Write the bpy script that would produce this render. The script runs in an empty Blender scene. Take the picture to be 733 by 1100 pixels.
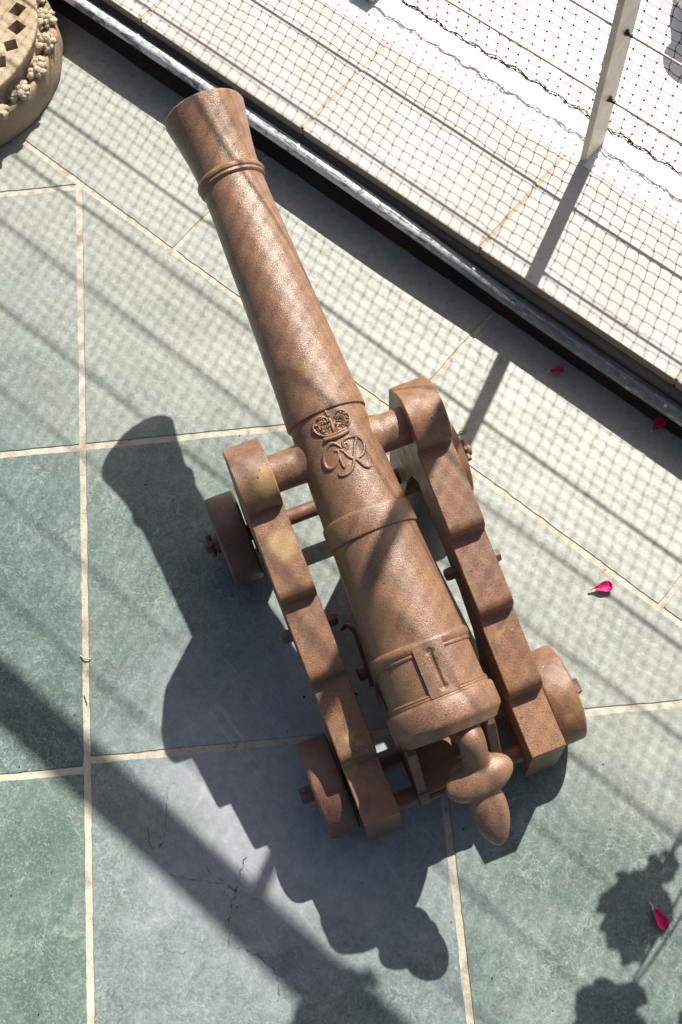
import bpy, bmesh, math, random
from math import sin, cos, pi, radians, atan, atan2, sqrt
from mathutils import Vector, Matrix, noise
random.seed(7)
S = bpy.context.scene
C = S.collection

# ---------------------------------------------------------------- camera
cam_d = bpy.data.cameras.new('camera'); cam = bpy.data.objects.new('camera', cam_d); C.objects.link(cam)
S.camera = cam
cam_d.sensor_fit = 'VERTICAL'; cam_d.sensor_height = 36.0; cam_d.sensor_width = 24.0
cam_d.lens = 36.0 * 1282.9 / 1100.0
cam_d.clip_start = 0.02; cam_d.clip_end = 500
TILT, ROLL, HEAD = 0.3586, 0.1104, 0.0146
fw = Vector((0, sin(TILT), -cos(TILT)))
rt0 = Vector((1, 0, 0)); dn0 = fw.cross(rt0)
rt = rt0 * cos(ROLL) + dn0 * sin(ROLL); dn = -rt0 * sin(ROLL) + dn0 * cos(ROLL)
Zr = Matrix.Rotation(HEAD, 3, 'Z')
rt, dn, fw = Zr @ rt, Zr @ dn, Zr @ fw
m3 = Matrix((rt, -dn, -fw)).transposed()
cam.matrix_world = Matrix.Translation((0, 0, 1.6)) @ m3.to_4x4()

# ---------------------------------------------------------------- sky, sun, exposure
SUN_AZ = radians(60.2)            # direction towards the sun, from +X
SUN_EL = atan(1 / 0.92)
w = bpy.data.worlds.new('World'); S.world = w; w.use_nodes = True
nt = w.node_tree; bg = nt.nodes['Background']
sky = nt.nodes.new('ShaderNodeTexSky'); sky.sky_type = 'NISHITA'; sky.sun_disc = False
sky.sun_elevation = SUN_EL; sky.sun_rotation = radians(90) - SUN_AZ
nt.links.new(sky.outputs[0], bg.inputs[0]); bg.inputs[1].default_value = 0.05
sky.dust_density = 4.0; sky.ozone_density = 0.6; sky.air_density = 0.9
sd_ = bpy.data.lights.new('sun', 'SUN'); sun = bpy.data.objects.new('sun', sd_); C.objects.link(sun)
sd_.energy = 5.0; sd_.angle = radians(0.53); sd_.color = (1.0, 0.95, 0.88)
sdir = Vector((cos(SUN_AZ) * cos(SUN_EL), sin(SUN_AZ) * cos(SUN_EL), sin(SUN_EL)))
sun.rotation_euler = sdir.to_track_quat('Z', 'Y').to_euler()
sun.location = sdir * 6
S.view_settings.view_transform = 'Standard'; S.view_settings.look = 'None'
S.view_settings.gamma = 1.0; S.view_settings.exposure = 0.82
K = 0.92
SHX, SHY = -K * cos(SUN_AZ), -K * sin(SUN_AZ)     # shadow offset per metre of height

# ---------------------------------------------------------------- node helpers
class Mat:
    def __init__(s, name, rough=0.6, spec=0.4, metal=0.0):
        s.m = bpy.data.materials.new(name); s.m.use_nodes = True
        s.t = s.m.node_tree; s.b = s.t.nodes['Principled BSDF']
        s.b.inputs['Roughness'].default_value = rough
        s.b.inputs['Specular IOR Level'].default_value = spec
        s.b.inputs['Metallic'].default_value = metal
        s._co = None
    def n(s, typ, **kw):
        x = s.t.nodes.new(typ)
        for k, v in kw.items(): setattr(x, k, v)
        return x
    def co(s, kind='Object'):
        if s._co is None: s._co = s.n('ShaderNodeTexCoord')
        return s._co.outputs[kind]
    def lk(s, a, b): s.t.links.new(a, b)
    def put(s, sock, v):
        if hasattr(v, 'is_output') or isinstance(v, bpy.types.NodeSocket): s.lk(v, sock)
        else: sock.default_value = v
    def noise(s, scale, detail=4, rough=0.55, dist=0.0, vec=None, out='Fac'):
        x = s.n('ShaderNodeTexNoise')
        x.inputs['Scale'].default_value = scale; x.inputs['Detail'].default_value = detail
        x.inputs['Roughness'].default_value = rough; x.inputs['Distortion'].default_value = dist
        s.lk(vec if vec is not None else s.co(), x.inputs['Vector'])
        return x.outputs[out]
    def map(s, v, a, b, c=0.0, d=1.0, smooth=True):
        x = s.n('ShaderNodeMapRange'); x.interpolation_type = 'SMOOTHSTEP' if smooth else 'LINEAR'
        s.lk(v, x.inputs['Value'])
        for k, q in (('From Min', a), ('From Max', b), ('To Min', c), ('To Max', d)): x.inputs[k].default_value = q
        return x.outputs['Result']
    def math(s, op, a, b=0.0):
        x = s.n('ShaderNodeMath', operation=op); s.put(x.inputs[0], a); s.put(x.inputs[1], b)
        return x.outputs[0]
    def mix(s, f, a, b, mode='MIX'):
        x = s.n('ShaderNodeMix', data_type='RGBA', blend_type=mode)
        s.put(x.inputs['Factor'], f)
        for sock, v in ((x.inputs[6], a), (x.inputs[7], b)):
            if isinstance(v, tuple): v = (*v[:3], 1.0)
            s.put(sock, v)
        return x.outputs[2]
    def scalevec(s, sx, sy, sz, rz=0.0, kind='Object'):
        return s.rotscale(s.co(kind), rz, (sx, sy, sz))
    def rotscale(s, v, rz, sc):
        a = s.n('ShaderNodeMapping'); a.inputs['Rotation'].default_value = (0, 0, rz); s.lk(v, a.inputs['Vector'])
        b = s.n('ShaderNodeMapping'); b.inputs['Scale'].default_value = sc; s.lk(a.outputs[0], b.inputs['Vector'])
        return b.outputs[0]
    def voro(s, scale, feature='DISTANCE_TO_EDGE', vec=None, out='Distance', rand=1.0):
        x = s.n('ShaderNodeTexVoronoi', feature=feature); x.inputs['Scale'].default_value = scale
        x.inputs['Randomness'].default_value = rand
        s.lk(vec if vec is not None else s.co(), x.inputs['Vector'])
        return x.outputs[out]
    def warp(s, amount, scale):
        a = s.n('ShaderNodeVectorMath', operation='MULTIPLY_ADD')
        s.lk(s.noise(scale, 3, out='Color'), a.inputs[0]); a.inputs[1].default_value = (amount,) * 3
        s.lk(s.co(), a.inputs[2]); return a.outputs[0]
    def bump(s, h, strength, dist):
        x = s.n('ShaderNodeBump'); x.inputs['Strength'].default_value = strength; x.inputs['Distance'].default_value = dist
        s.lk(h, x.inputs['Height'])
        if s.b.inputs['Normal'].is_linked: s.lk(s.b.inputs['Normal'].links[0].from_socket, x.inputs['Normal'])
        s.lk(x.outputs[0], s.b.inputs['Normal'])
    def col(s, v): s.put(s.b.inputs['Base Color'], (*v, 1.0) if isinstance(v, tuple) else v)
    def rough(s, v): s.put(s.b.inputs['Roughness'], v)

def rust(name, base, dark, orange, yellow_amt, rough=(0.42, 0.62), stains=None):
    M = Mat(name, spec=0.7)
    big = M.noise(7, 6, 0.65, 0.6); mid = M.noise(34, 6, 0.7, 0.3); fine = M.noise(210, 5, 0.75); grit = M.noise(760, 3, 0.7)
    c = M.mix(M.map(big, 0.40, 0.60), base, orange)
    c = M.mix(M.map(mid, 0.48, 0.68, 0, 0.40), c, dark)
    c = M.mix(M.map(mid, 0.44, 0.32, 0, 0.30), c, tuple(min(1, x * 1.35) for x in orange))
    c = M.mix(M.map(fine, 0.52, 0.72, 0, 0.38), c, dark)
    c = M.mix(M.map(grit, 0.53, 0.66, 0, 0.65), c, tuple(min(1, x * 1.7 + 0.02) for x in base))
    c = M.mix(M.map(grit, 0.46, 0.34, 0, 0.65), c, tuple(x * 0.6 for x in dark))
    run = M.noise(26, 5, 0.7, 0.6, vec=M.scalevec(1, 0.28, 1))
    c = M.mix(M.map(run, 0.58, 0.72, 0, 0.30), c, (0.30, 0.15, 0.065))
    blot = M.noise(11, 3, 0.6, 1.0); c = M.mix(M.map(blot, 0.62, 0.68, 0, 0.28), c, tuple(x * 0.75 for x in dark))
    y = M.math('MULTIPLY', M.map(M.noise(14, 3, 0.5, 0.8, vec=M.warp(0.02, 50)), 0.60, 0.70), yellow_amt)
    c = M.mix(y, c, (0.40, 0.27, 0.07))
    for (px_, py_, pz_, pr_, pa_) in (stains or []):
        vd = M.n('ShaderNodeVectorMath', operation='DISTANCE'); M.lk(M.warp(0.02, 60), vd.inputs[0]); vd.inputs[1].default_value = (px_ + 0.01, py_ + 0.01, pz_ + 0.01)
        c = M.mix(M.map(vd.outputs['Value'], pr_ * 0.4, pr_, pa_, 0), c, (0.52, 0.36, 0.14))
    pits = M.voro(230, 'F1')
    pm = M.map(pits, 0.05, 0.16, 1, 0); pm = M.math('MULTIPLY', pm, M.map(M.noise(70, 2), 0.55, 0.66))
    c = M.mix(M.math('MULTIPLY', pm, 0.8), c, (0.035, 0.02, 0.016))
    p2 = M.math('MULTIPLY', M.map(M.voro(62, 'F1', vec=M.warp(0.006, 120)), 0.06, 0.12, 1, 0), M.map(M.noise(23, 2), 0.56, 0.60))
    c = M.mix(M.math('MULTIPLY', p2, 0.75), c, tuple(x * 0.35 for x in dark))
    wv_ = M.n('ShaderNodeVectorMath', operation='ADD'); M.lk(M.co(), wv_.inputs[0]); wv_.inputs[1].default_value = (3.1, 1.7, 5.2)
    sp_ = M.math('MULTIPLY', M.map(M.voro(70, 'F1', vec=wv_.outputs[0]), 0.04, 0.075, 1, 0), M.map(M.noise(19, 2, vec=wv_.outputs[0]), 0.57, 0.60))
    c = M.mix(M.math('MULTIPLY', sp_, 0.85), c, (0.55, 0.50, 0.44))
    pm = M.math('MAXIMUM', pm, p2)
    M.col(c)
    M.rough(M.math('ADD', M.map(mid, 0.3, 0.75, rough[0], rough[1]), M.map(grit, 0.3, 0.7, -0.10, 0.12)))
    h = M.math('ADD', M.math('MULTIPLY', fine, 1.0), M.math('MULTIPLY', grit, 0.35))
    h = M.math('SUBTRACT', h, M.math('MULTIPLY', pm, 0.8))
    M.bump(mid, 0.16, 0.002); M.bump(h, 0.26, 0.0010); M.bump(M.noise(720, 3, 0.7), 0.60, 0.0009)
    return M.m
RUST = rust('rusted_barrel_iron', (0.215, 0.115, 0.068), (0.078, 0.042, 0.029), (0.262, 0.136, 0.070), 0.12, (0.24, 0.44))
RUSTC = rust('rusted_carriage_iron', (0.205, 0.104, 0.058), (0.072, 0.038, 0.027), (0.260, 0.124, 0.055), 0.65, (0.30, 0.52), [(-0.112, 0.238, 0.190, 0.024, 0.9), (-0.105, 0.470, 0.262, 0.026, 0.5), (-0.095, 0.535, 0.310, 0.026, 0.5), (-0.125, 0.215, 0.155, 0.016, 0.5)])
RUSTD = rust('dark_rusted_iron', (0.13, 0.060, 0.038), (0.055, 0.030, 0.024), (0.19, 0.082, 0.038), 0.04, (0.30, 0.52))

def floor_mat(name, border=False):
    M = Mat(name, spec=0.42)
    at = M.n('ShaderNodeAttribute', attribute_name='tile_color', attribute_type='GEOMETRY').outputs['Color']
    aid = M.n('ShaderNodeAttribute', attribute_name='tile_shift', attribute_type='GEOMETRY').outputs['Vector']
    add = M.n('ShaderNodeVectorMath', operation='ADD'); M.lk(M.co(), add.inputs[0]); M.lk(aid, add.inputs[1])
    v = add.outputs[0]
    wv = M.n('ShaderNodeVectorMath', operation='MULTIPLY_ADD'); M.lk(M.noise(16, 4, 0.6, vec=v, out='Color'), wv.inputs[0])
    wv.inputs[1].default_value = (0.09, 0.09, 0.0); M.lk(v, wv.inputs[2]); vw = wv.outputs[0]
    wv2 = M.n('ShaderNodeVectorMath', operation='MULTIPLY_ADD'); M.lk(M.noise(60, 3, 0.6, vec=v, out='Color'), wv2.inputs[0])
    wv2.inputs[1].default_value = (0.02, 0.02, 0.0); M.lk(vw, wv2.inputs[2]); vw2 = wv2.outputs[0]
    cloud = M.noise(5.5, 6, 0.62, 0.6, vec=v); mid = M.noise(38, 6, 0.7, 1.2, vec=v); fine = M.noise(260, 5, 0.75, 0.6, vec=v)
    c = M.mix(M.map(cloud, 0.33, 0.68, 0, 0.55), at, (0.21, 0.26, 0.235))
    c = M.mix(M.map(mid, 0.38, 0.62, 0.0, 0.75), c, M.mix(0.85, c, (0.52, 0.58, 0.56), 'MULTIPLY'))
    big2 = M.noise(10, 6, 0.68, 1.4, vec=v)
    c = M.mix(M.map(big2, 0.50, 0.36, 0, 0.50), c, M.mix(0.8, c, (0.45, 0.56, 0.53), 'MULTIPLY'))
    c = M.mix(M.map(big2, 0.54, 0.70, 0, 0.30), c, (0.30, 0.36, 0.32))
    lf = M.map(fine, 0.48, 0.70, 0, 0.50)
    c = M.mix(lf, c, (0.34, 0.40, 0.36))
    c = M.mix(M.map(fine, 0.46, 0.30, 0, 0.60), c, (0.045, 0.075, 0.068))
    # light fibrous streaks and dark hair veins
    fib = M.noise(40, 5, 0.72, 0.8, vec=M.rotscale(vw, 0.9, (1, 7, 1)))
    c = M.mix(M.map(fib, 0.55, 0.70, 0, 0.42), c, (0.38, 0.45, 0.41))
    fib2 = M.noise(46, 5, 0.72, 0.8, vec=M.rotscale(vw2, -0.5, (1, 8, 1)))
    c = M.mix(M.map(fib2, 0.55, 0.68, 0, 0.50), c, (0.06, 0.095, 0.085))
    for sc_, am, lim in ((55, 0.50, 0.05), (110, 0.42, 0.06)):
        hv = M.map(M.voro(sc_, vec=vw2), 0.0, lim, 1, 0)
        hv = M.math('MULTIPLY', hv, M.map(M.noise(sc_ * 0.22, 3, 0.6, vec=v), 0.42, 0.62))
        c = M.mix(M.math('MULTIPLY', hv, am), c, (0.05, 0.08, 0.072))
    hl = M.map(M.voro(75, vec=vw), 0.0, 0.05, 1, 0); hl = M.math('MULTIPLY', hl, M.map(M.noise(13, 3, 0.6, vec=vw), 0.46, 0.64))
    c = M.mix(M.math('MULTIPLY', hl, 0.38), c, (0.42, 0.49, 0.45))
    ve = M.voro(17, vec=vw2); vm = M.map(ve, 0.0, 0.028, 1, 0)
    vm = M.math('MULTIPLY', vm, M.map(M.noise(7, 3, 0.6, vec=v), 0.48, 0.64))
    c = M.mix(M.math('MULTIPLY', vm, 0.62), c, (0.055, 0.075, 0.07))
    v2 = M.voro(7, vec=vw); vm2 = M.map(v2, 0.0, 0.007, 1, 0)
    vm2 = M.math('MULTIPLY', vm2, M.map(M.noise(4.0, 2, 0.6, vec=vw), 0.50, 0.62))
    c = M.mix(M.math('MULTIPLY', vm2, 0.22), c, (0.4, 0.45, 0.41))
    # pale dust, thicker towards the wall and in drifts
    sep = M.n('ShaderNodeSeparateXYZ'); M.lk(M.co(), sep.inputs[0])
    nn = M.math('MULTIPLY', M.math('ADD', sep.outputs[0], sep.outputs[1]), 0.7071)
    nn = M.math('ADD', nn, M.math('MULTIPLY', M.math('SUBTRACT', M.noise(3.2, 4, 0.6), 0.5), 0.75))
    d = M.map(nn, 0.16, 0.62, 0.03, 0.55)
    d = M.math('MULTIPLY', d, M.map(M.noise(70, 5, 0.7), 0.25, 0.66, 0.45, 1.0))
    c = M.mix(d, c, (0.46, 0.445, 0.385))
    # sky-reflection haze painted as a grey-blue patch behind the cannon, with pale scratches
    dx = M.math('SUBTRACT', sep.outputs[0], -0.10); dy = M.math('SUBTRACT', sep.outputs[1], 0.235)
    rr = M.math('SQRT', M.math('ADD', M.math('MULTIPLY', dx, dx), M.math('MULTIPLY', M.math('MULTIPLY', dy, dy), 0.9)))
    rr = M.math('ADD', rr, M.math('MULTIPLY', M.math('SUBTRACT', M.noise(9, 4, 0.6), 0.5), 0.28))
    haze = M.map(rr, 0.10, 0.29, 0.80, 0.0)
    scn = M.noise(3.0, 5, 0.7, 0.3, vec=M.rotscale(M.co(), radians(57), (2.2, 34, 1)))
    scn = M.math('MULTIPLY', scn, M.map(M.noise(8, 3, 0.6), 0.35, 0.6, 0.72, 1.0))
    haze_col = M.mix(M.map(scn, 0.50, 0.68), M.mix(M.map(M.noise(60, 5, 0.7), 0.35, 0.65), (0.28, 0.305, 0.325), (0.36, 0.38, 0.40)), (0.44, 0.46, 0.47))
    c = M.mix(haze, c, haze_col)
    spots = M.voro(38, 'F1', vec=v); sp = M.math('MULTIPLY', M.map(spots, 0.035, 0.06, 1, 0), M.map(M.noise(11, 1, vec=v), 0.62, 0.66))
    c = M.mix(M.math('MULTIPLY', sp, 0.5), c, (0.5, 0.52, 0.48))
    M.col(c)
    M.rough(M.map(mid, 0.3, 0.7, 0.38, 0.56))
    M.bump(cloud, 0.12, 0.01); M.bump(M.math('ADD', mid, M.math('MULTIPLY', fine, 0.5)), 0.35, 0.0012)
    return M.m
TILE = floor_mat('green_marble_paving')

def grout_mat():
    M = Mat('sandy_grout', rough=0.9, spec=0.2)
    c = M.mix(M.map(M.noise(30, 5, 0.7), 0.35, 0.7), (0.43, 0.39, 0.305), (0.54, 0.50, 0.41))
    c = M.mix(M.map(M.noise(14, 4, 0.65), 0.56, 0.68, 0, 0.7), c, (0.26, 0.20, 0.14))
    c = M.mix(M.map(M.noise(70, 4, 0.7), 0.60, 0.70, 0, 0.6), c, (0.20, 0.15, 0.10))
    c = M.mix(M.map(M.noise(160, 4, 0.7), 0.55, 0.75, 0, 0.6), c, (0.17, 0.14, 0.10))
    M.col(c); M.bump(M.noise(300, 4, 0.7), 0.6, 0.002); return M.m
GROUT = grout_mat()

def stone_mat(name, a, b, dk, scale=1.0, rough=0.85, bumpd=0.003):
    M = Mat(name, rough=rough, spec=0.25)
    c = M.mix(M.map(M.noise(8 * scale, 5, 0.65), 0.35, 0.68), a, b)
    c = M.mix(M.map(M.noise(65 * scale, 5, 0.7), 0.52, 0.75, 0, 0.6), c, dk)
    c = M.mix(M.map(M.noise(420 * scale, 3, 0.7), 0.56, 0.74, 0, 0.45), c, dk)
    M.col(c); M.bump(M.noise(110 * scale, 6, 0.7), 0.5, bumpd); return M.m
COPING = stone_mat('beige_coping_stone', (0.435, 0.412, 0.382), (0.515, 0.495, 0.465), (0.34, 0.29, 0.24), bumpd=0.0012)
JOINT = stone_mat('ochre_joint_mortar', (0.38, 0.31, 0.22), (0.44, 0.38, 0.29), (0.4, 0.28, 0.15))
WHITE = stone_mat('white_painted_masonry', (0.83, 0.82, 0.80), (0.80, 0.79, 0.77), (0.74, 0.73, 0.70), bumpd=0.0008)
WALLF = stone_mat('weathered_plinth_render', (0.20, 0.18, 0.14), (0.27, 0.25, 0.2), (0.10, 0.09, 0.07))
OLIVE = stone_mat('shaded_coping_edge', (0.26, 0.21, 0.14), (0.32, 0.27, 0.19), (0.15, 0.12, 0.08))  # front face of the coping, its shade put into the colour
CARVED = stone_mat('carved_sandstone', (0.38, 0.29, 0.185), (0.52, 0.43, 0.31), (0.17, 0.12, 0.075), bumpd=0.007)
CARVED2 = stone_mat('darker_sandstone_side', (0.30, 0.225, 0.15), (0.38, 0.29, 0.2), (0.13, 0.09, 0.06), bumpd=0.004)  # darker tone for the steep faces of the drum
DIRT = stone_mat('gutter_dirt', (0.10, 0.078, 0.055), (0.15, 0.115, 0.08), (0.035, 0.028, 0.022))
POTM = stone_mat('pale_clay', (0.40, 0.35, 0.29), (0.46, 0.41, 0.35), (0.3, 0.25, 0.2))
TERRA = stone_mat('terracotta', (0.36, 0.15, 0.08), (0.42, 0.19, 0.1), (0.25, 0.1, 0.06))

def simple(name, col, rough=0.6, spec=0.4, metal=0.0, var=0.25, scale=60, bump=0.0):
    M = Mat(name, rough, spec, metal)
    dk = tuple(x * (1 - var) for x in col); lt = tuple(min(1, x * (1 + var)) for x in col)
    M.col(M.mix(M.map(M.noise(scale, 4, 0.65), 0.3, 0.7), dk, lt))
    if bump: M.bump(M.noise(scale * 4, 4, 0.7), 0.5, bump)
    return M.m
def pipe_mat():
    M = Mat('galvanised_pipe_paint', 0.36, 0.5)
    v = M.scalevec(1, 1, 1)
    c = M.mix(M.map(M.noise(50, 5, 0.7), 0.4, 0.65), (0.125, 0.155, 0.165), (0.20, 0.24, 0.25))
    sv = M.scalevec(1.0, 7, 1, radians(45))
    c = M.mix(M.map(M.noise(30, 5, 0.75, 0.5, vec=sv), 0.56, 0.66, 0, 0.9), c, (0.50, 0.51, 0.50))
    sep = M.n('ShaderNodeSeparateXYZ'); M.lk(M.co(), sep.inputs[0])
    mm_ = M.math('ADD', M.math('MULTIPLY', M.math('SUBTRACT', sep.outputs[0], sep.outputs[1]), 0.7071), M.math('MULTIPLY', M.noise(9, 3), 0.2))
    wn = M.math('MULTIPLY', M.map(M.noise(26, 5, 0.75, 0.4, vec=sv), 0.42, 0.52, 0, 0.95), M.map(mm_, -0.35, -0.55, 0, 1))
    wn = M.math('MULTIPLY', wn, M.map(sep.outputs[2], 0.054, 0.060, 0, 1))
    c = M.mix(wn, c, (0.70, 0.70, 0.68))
    c = M.mix(M.map(M.noise(35, 4, 0.7), 0.62, 0.72, 0, 0.7), c, (0.22, 0.15, 0.09))
    M.col(c); M.bump(M.noise(200, 4, 0.7), 0.5, 0.001); return M.m
PIPE = pipe_mat()
POSTM = simple('beige_painted_flat_bar', (0.54, 0.49, 0.41), 0.5, 0.4, 0, 0.14, 40, 0.0006)
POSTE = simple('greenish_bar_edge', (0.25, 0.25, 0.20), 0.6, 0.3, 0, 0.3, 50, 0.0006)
CABLE = simple('tan_coated_wire', (0.46, 0.39, 0.30), 0.5, 0.4, 0, 0.15)
NETM = simple('dark_net_twine', (0.03, 0.027, 0.025), 0.8, 0.2, 0, 0.2)
CLIP = simple('blackened_clip', (0.05, 0.045, 0.04), 0.5, 0.4)
LEAF = simple('geranium_leaf', (0.06, 0.11, 0.035), 0.55, 0.35, 0, 0.35, 30)
STEM = simple('green_stem', (0.09, 0.13, 0.05), 0.6, 0.3)
DEBRIS = simple('dry_plant_debris', (0.45, 0.36, 0.14), 0.8, 0.2)
GRIT = simple('dark_grit', (0.03, 0.028, 0.025), 0.9, 0.1)
STRAW = simple('bleached_straw', (0.6, 0.55, 0.42), 0.8)
CRACK = simple('dark_crack_line', (0.105, 0.105, 0.095), 0.9, 0.1)
def petal_mat(name, a, b):
    M = Mat(name, 0.5, 0.3)
    sep = M.n('ShaderNodeSeparateXYZ'); M.lk(M.co(), sep.inputs[0])
    c = M.mix(M.map(M.noise(300, 4, 0.6, vec=M.scalevec(0.25, 1.6, 1)), 0.35, 0.7), a, b)
    c = M.mix(M.map(sep.outputs[0], -0.012, -0.006, 1, 0), c, (0.75, 0.68, 0.62))
    M.col(c); M.b.inputs['Subsurface Weight'].default_value = 0.15; M.b.inputs['Subsurface Radius'].default_value = (0.004, 0.001, 0.001)
    return M.m
PETAL = petal_mat('magenta_petal', (0.62, 0.02, 0.13), (0.78, 0.05, 0.24))
PETALD = petal_mat('crimson_petal', (0.66, 0.012, 0.10), (0.78, 0.03, 0.17))

# ---------------------------------------------------------------- mesh helpers
def link(name, bm, mat, parent=None, smooth=40, bevel=0.0, segs=2, mats=None):
    bmesh.ops.recalc_face_normals(bm, faces=bm.faces[:])
    me = bpy.data.meshes.new(name); bm.to_mesh(me); bm.free()
    for m_ in (mats or [mat]): me.materials.append(m_)
    if smooth is not None:
        for p in me.polygons: p.use_smooth = True
        me.set_sharp_from_angle(angle=radians(smooth))
    o = bpy.data.objects.new(name, me); C.objects.link(o)
    if parent is not None: o.parent = parent
    if bevel:
        b = o.modifiers.new('bevel', 'BEVEL'); b.width = bevel; b.segments = segs; b.limit_method = 'ANGLE'; b.angle_limit = radians(40)
        b.harden_normals = False
    return o
def thing(name, label, cat, loc=(0, 0, 0), rz=0.0, group=None):
    o = bpy.data.objects.new(name, None); C.objects.link(o); o.empty_display_size = 0.1
    o.location = loc; o.rotation_euler = (0, 0, rz); tag(o, label, cat, group); return o
def tag(o, label, cat, group=None):
    o['label'] = label; o['category'] = cat
    if group: o['group'] = group
    return o
def struct(o): o['kind'] = 'structure'; return o
def box(bm, x0, x1, y0, y1, z0, z1, fn=None):
    vs = []
    for z in (z0, z1):
        for (x, y) in ((x0, y0), (x1, y0), (x1, y1), (x0, y1)):
            p = Vector((x, y, z)); vs.append(bm.verts.new(fn(p) if fn else p))
    for f in ((3, 2, 1, 0), (4, 5, 6, 7), (0, 1, 5, 4), (1, 2, 6, 5), (2, 3, 7, 6), (3, 0, 4, 7)):
        bm.faces.new([vs[i] for i in f])
    return vs
def prism(bm, poly, x0, x1):
    "polygon in (Y,Z) pushed along X"
    a = [bm.verts.new((x0, y, z)) for y, z in poly]; b = [bm.verts.new((x1, y, z)) for y, z in poly]
    bm.faces.new(a); bm.faces.new(b[::-1]); n = len(poly)
    for i in range(n): bm.faces.new((a[i], b[i], b[(i + 1) % n], a[(i + 1) % n]))
def lathe(bm, prof, O, ax, seg=64, u=None, cap0=True, cap1=True):
    "prof: list of (s, r) along axis ax from O"
    ax = Vector(ax).normalized()
    u = Vector(u) if u else ax.orthogonal(); u = (u - ax * u.dot(ax)).normalized(); v = ax.cross(u)
    rings = []
    for s, r in prof:
        if r < 1e-6: rings.append([bm.verts.new(O + ax * s)]); continue
        rings.append([bm.verts.new(O + ax * s + (u * cos(t) + v * sin(t)) * r) for t in [2 * pi * i / seg for i in range(seg)]])
    for a, b in zip(rings, rings[1:]):
        if len(a) == 1 and len(b) == 1: continue
        for i in range(seg):
            j = (i + 1) % seg
            if len(a) == 1: bm.faces.new((a[0], b[i], b[j]))
            elif len(b) == 1: bm.faces.new((a[i], b[0], a[j]))
            else: bm.faces.new((a[i], b[i], b[j], a[j]))
    if cap0 and len(rings[0]) > 1: bm.faces.new(rings[0][::-1])
    if cap1 and len(rings[-1]) > 1: bm.faces.new(rings[-1])
def tube(bm, pts, rad, seg=8, caps=True):
    pts = [Vector(p) for p in pts]; n = len(pts)
    rr = rad if isinstance(rad, (list, tuple)) else [rad] * n
    rings = []; u = None
    for i, p in enumerate(pts):
        d = (pts[min(i + 1, n - 1)] - pts[max(i - 1, 0)])
        d = d.normalized() if d.length > 1e-9 else Vector((0, 0, 1))
        if u is None: u = d.orthogonal().normalized()
        u = (u - d * u.dot(d)); u = u.normalized() if u.length > 1e-6 else d.orthogonal().normalized()
        v = d.cross(u)
        rings.append([bm.verts.new(p + (u * cos(2 * pi * k / seg) + v * sin(2 * pi * k / seg)) * rr[i]) for k in range(seg)])
    for a, b in zip(rings, rings[1:]):
        for k in range(seg): bm.faces.new((a[k], b[k], b[(k + 1) % seg], a[(k + 1) % seg]))
    if caps and seg > 2: bm.faces.new(rings[0][::-1]); bm.faces.new(rings[-1])
def spline(P, n=6):
    P = [Vector(p) for p in P]; out = []
    for i in range(len(P) - 1):
        a, b, c, d = P[max(i - 1, 0)], P[i], P[i + 1], P[min(i + 2, len(P) - 1)]
        for k in range(n):
            t = k / n
            out.append(0.5 * ((2 * b) + (c - a) * t + (2 * a - 5 * b + 4 * c - d) * t * t + (3 * b - a - 3 * c + d) * t ** 3))
    out.append(P[-1]); return out
def blob(bm, c, r, sub=2, sc=(1, 1, 1), rot=None, rough=0.0, seed=0):
    g = bmesh.ops.create_icosphere(bm, subdivisions=sub, radius=1.0)
    for v in g['verts']:
        q = v.co.copy()
        k = 1 + rough * noise.noise(q * 2.3 + Vector((seed, seed * 1.7, 0)))
        q = Vector((q.x * sc[0], q.y * sc[1], q.z * sc[2])) * r * k
        if rot: q = rot @ q
        v.co = q + Vector(c)

R2 = 2 ** 0.5
def NM(n, m, z=0.0): return Vector(((n + m) / R2, (n - m) / R2, z))   # wall frame: n away from the floor, m along the wall

# ================================================================ SETTING
# ---- paving: grout bed and slabs
GX, GW = -0.3785, 0.469
GY, GH = 0.740, 0.459
NB = 0.586                       # border joint
NE = 0.8175                       # edge of paving at the gutter
bm = bmesh.new()
P = [NM(-5, -6, 0), NM(NE - 0.004, -6, 0), NM(NE - 0.004, 6, 0), NM(-5, 6, 0)]
bm.faces.new([bm.verts.new(p) for p in P])
struct(link('paving_bed', bm, GROUT, smooth=None))

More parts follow.
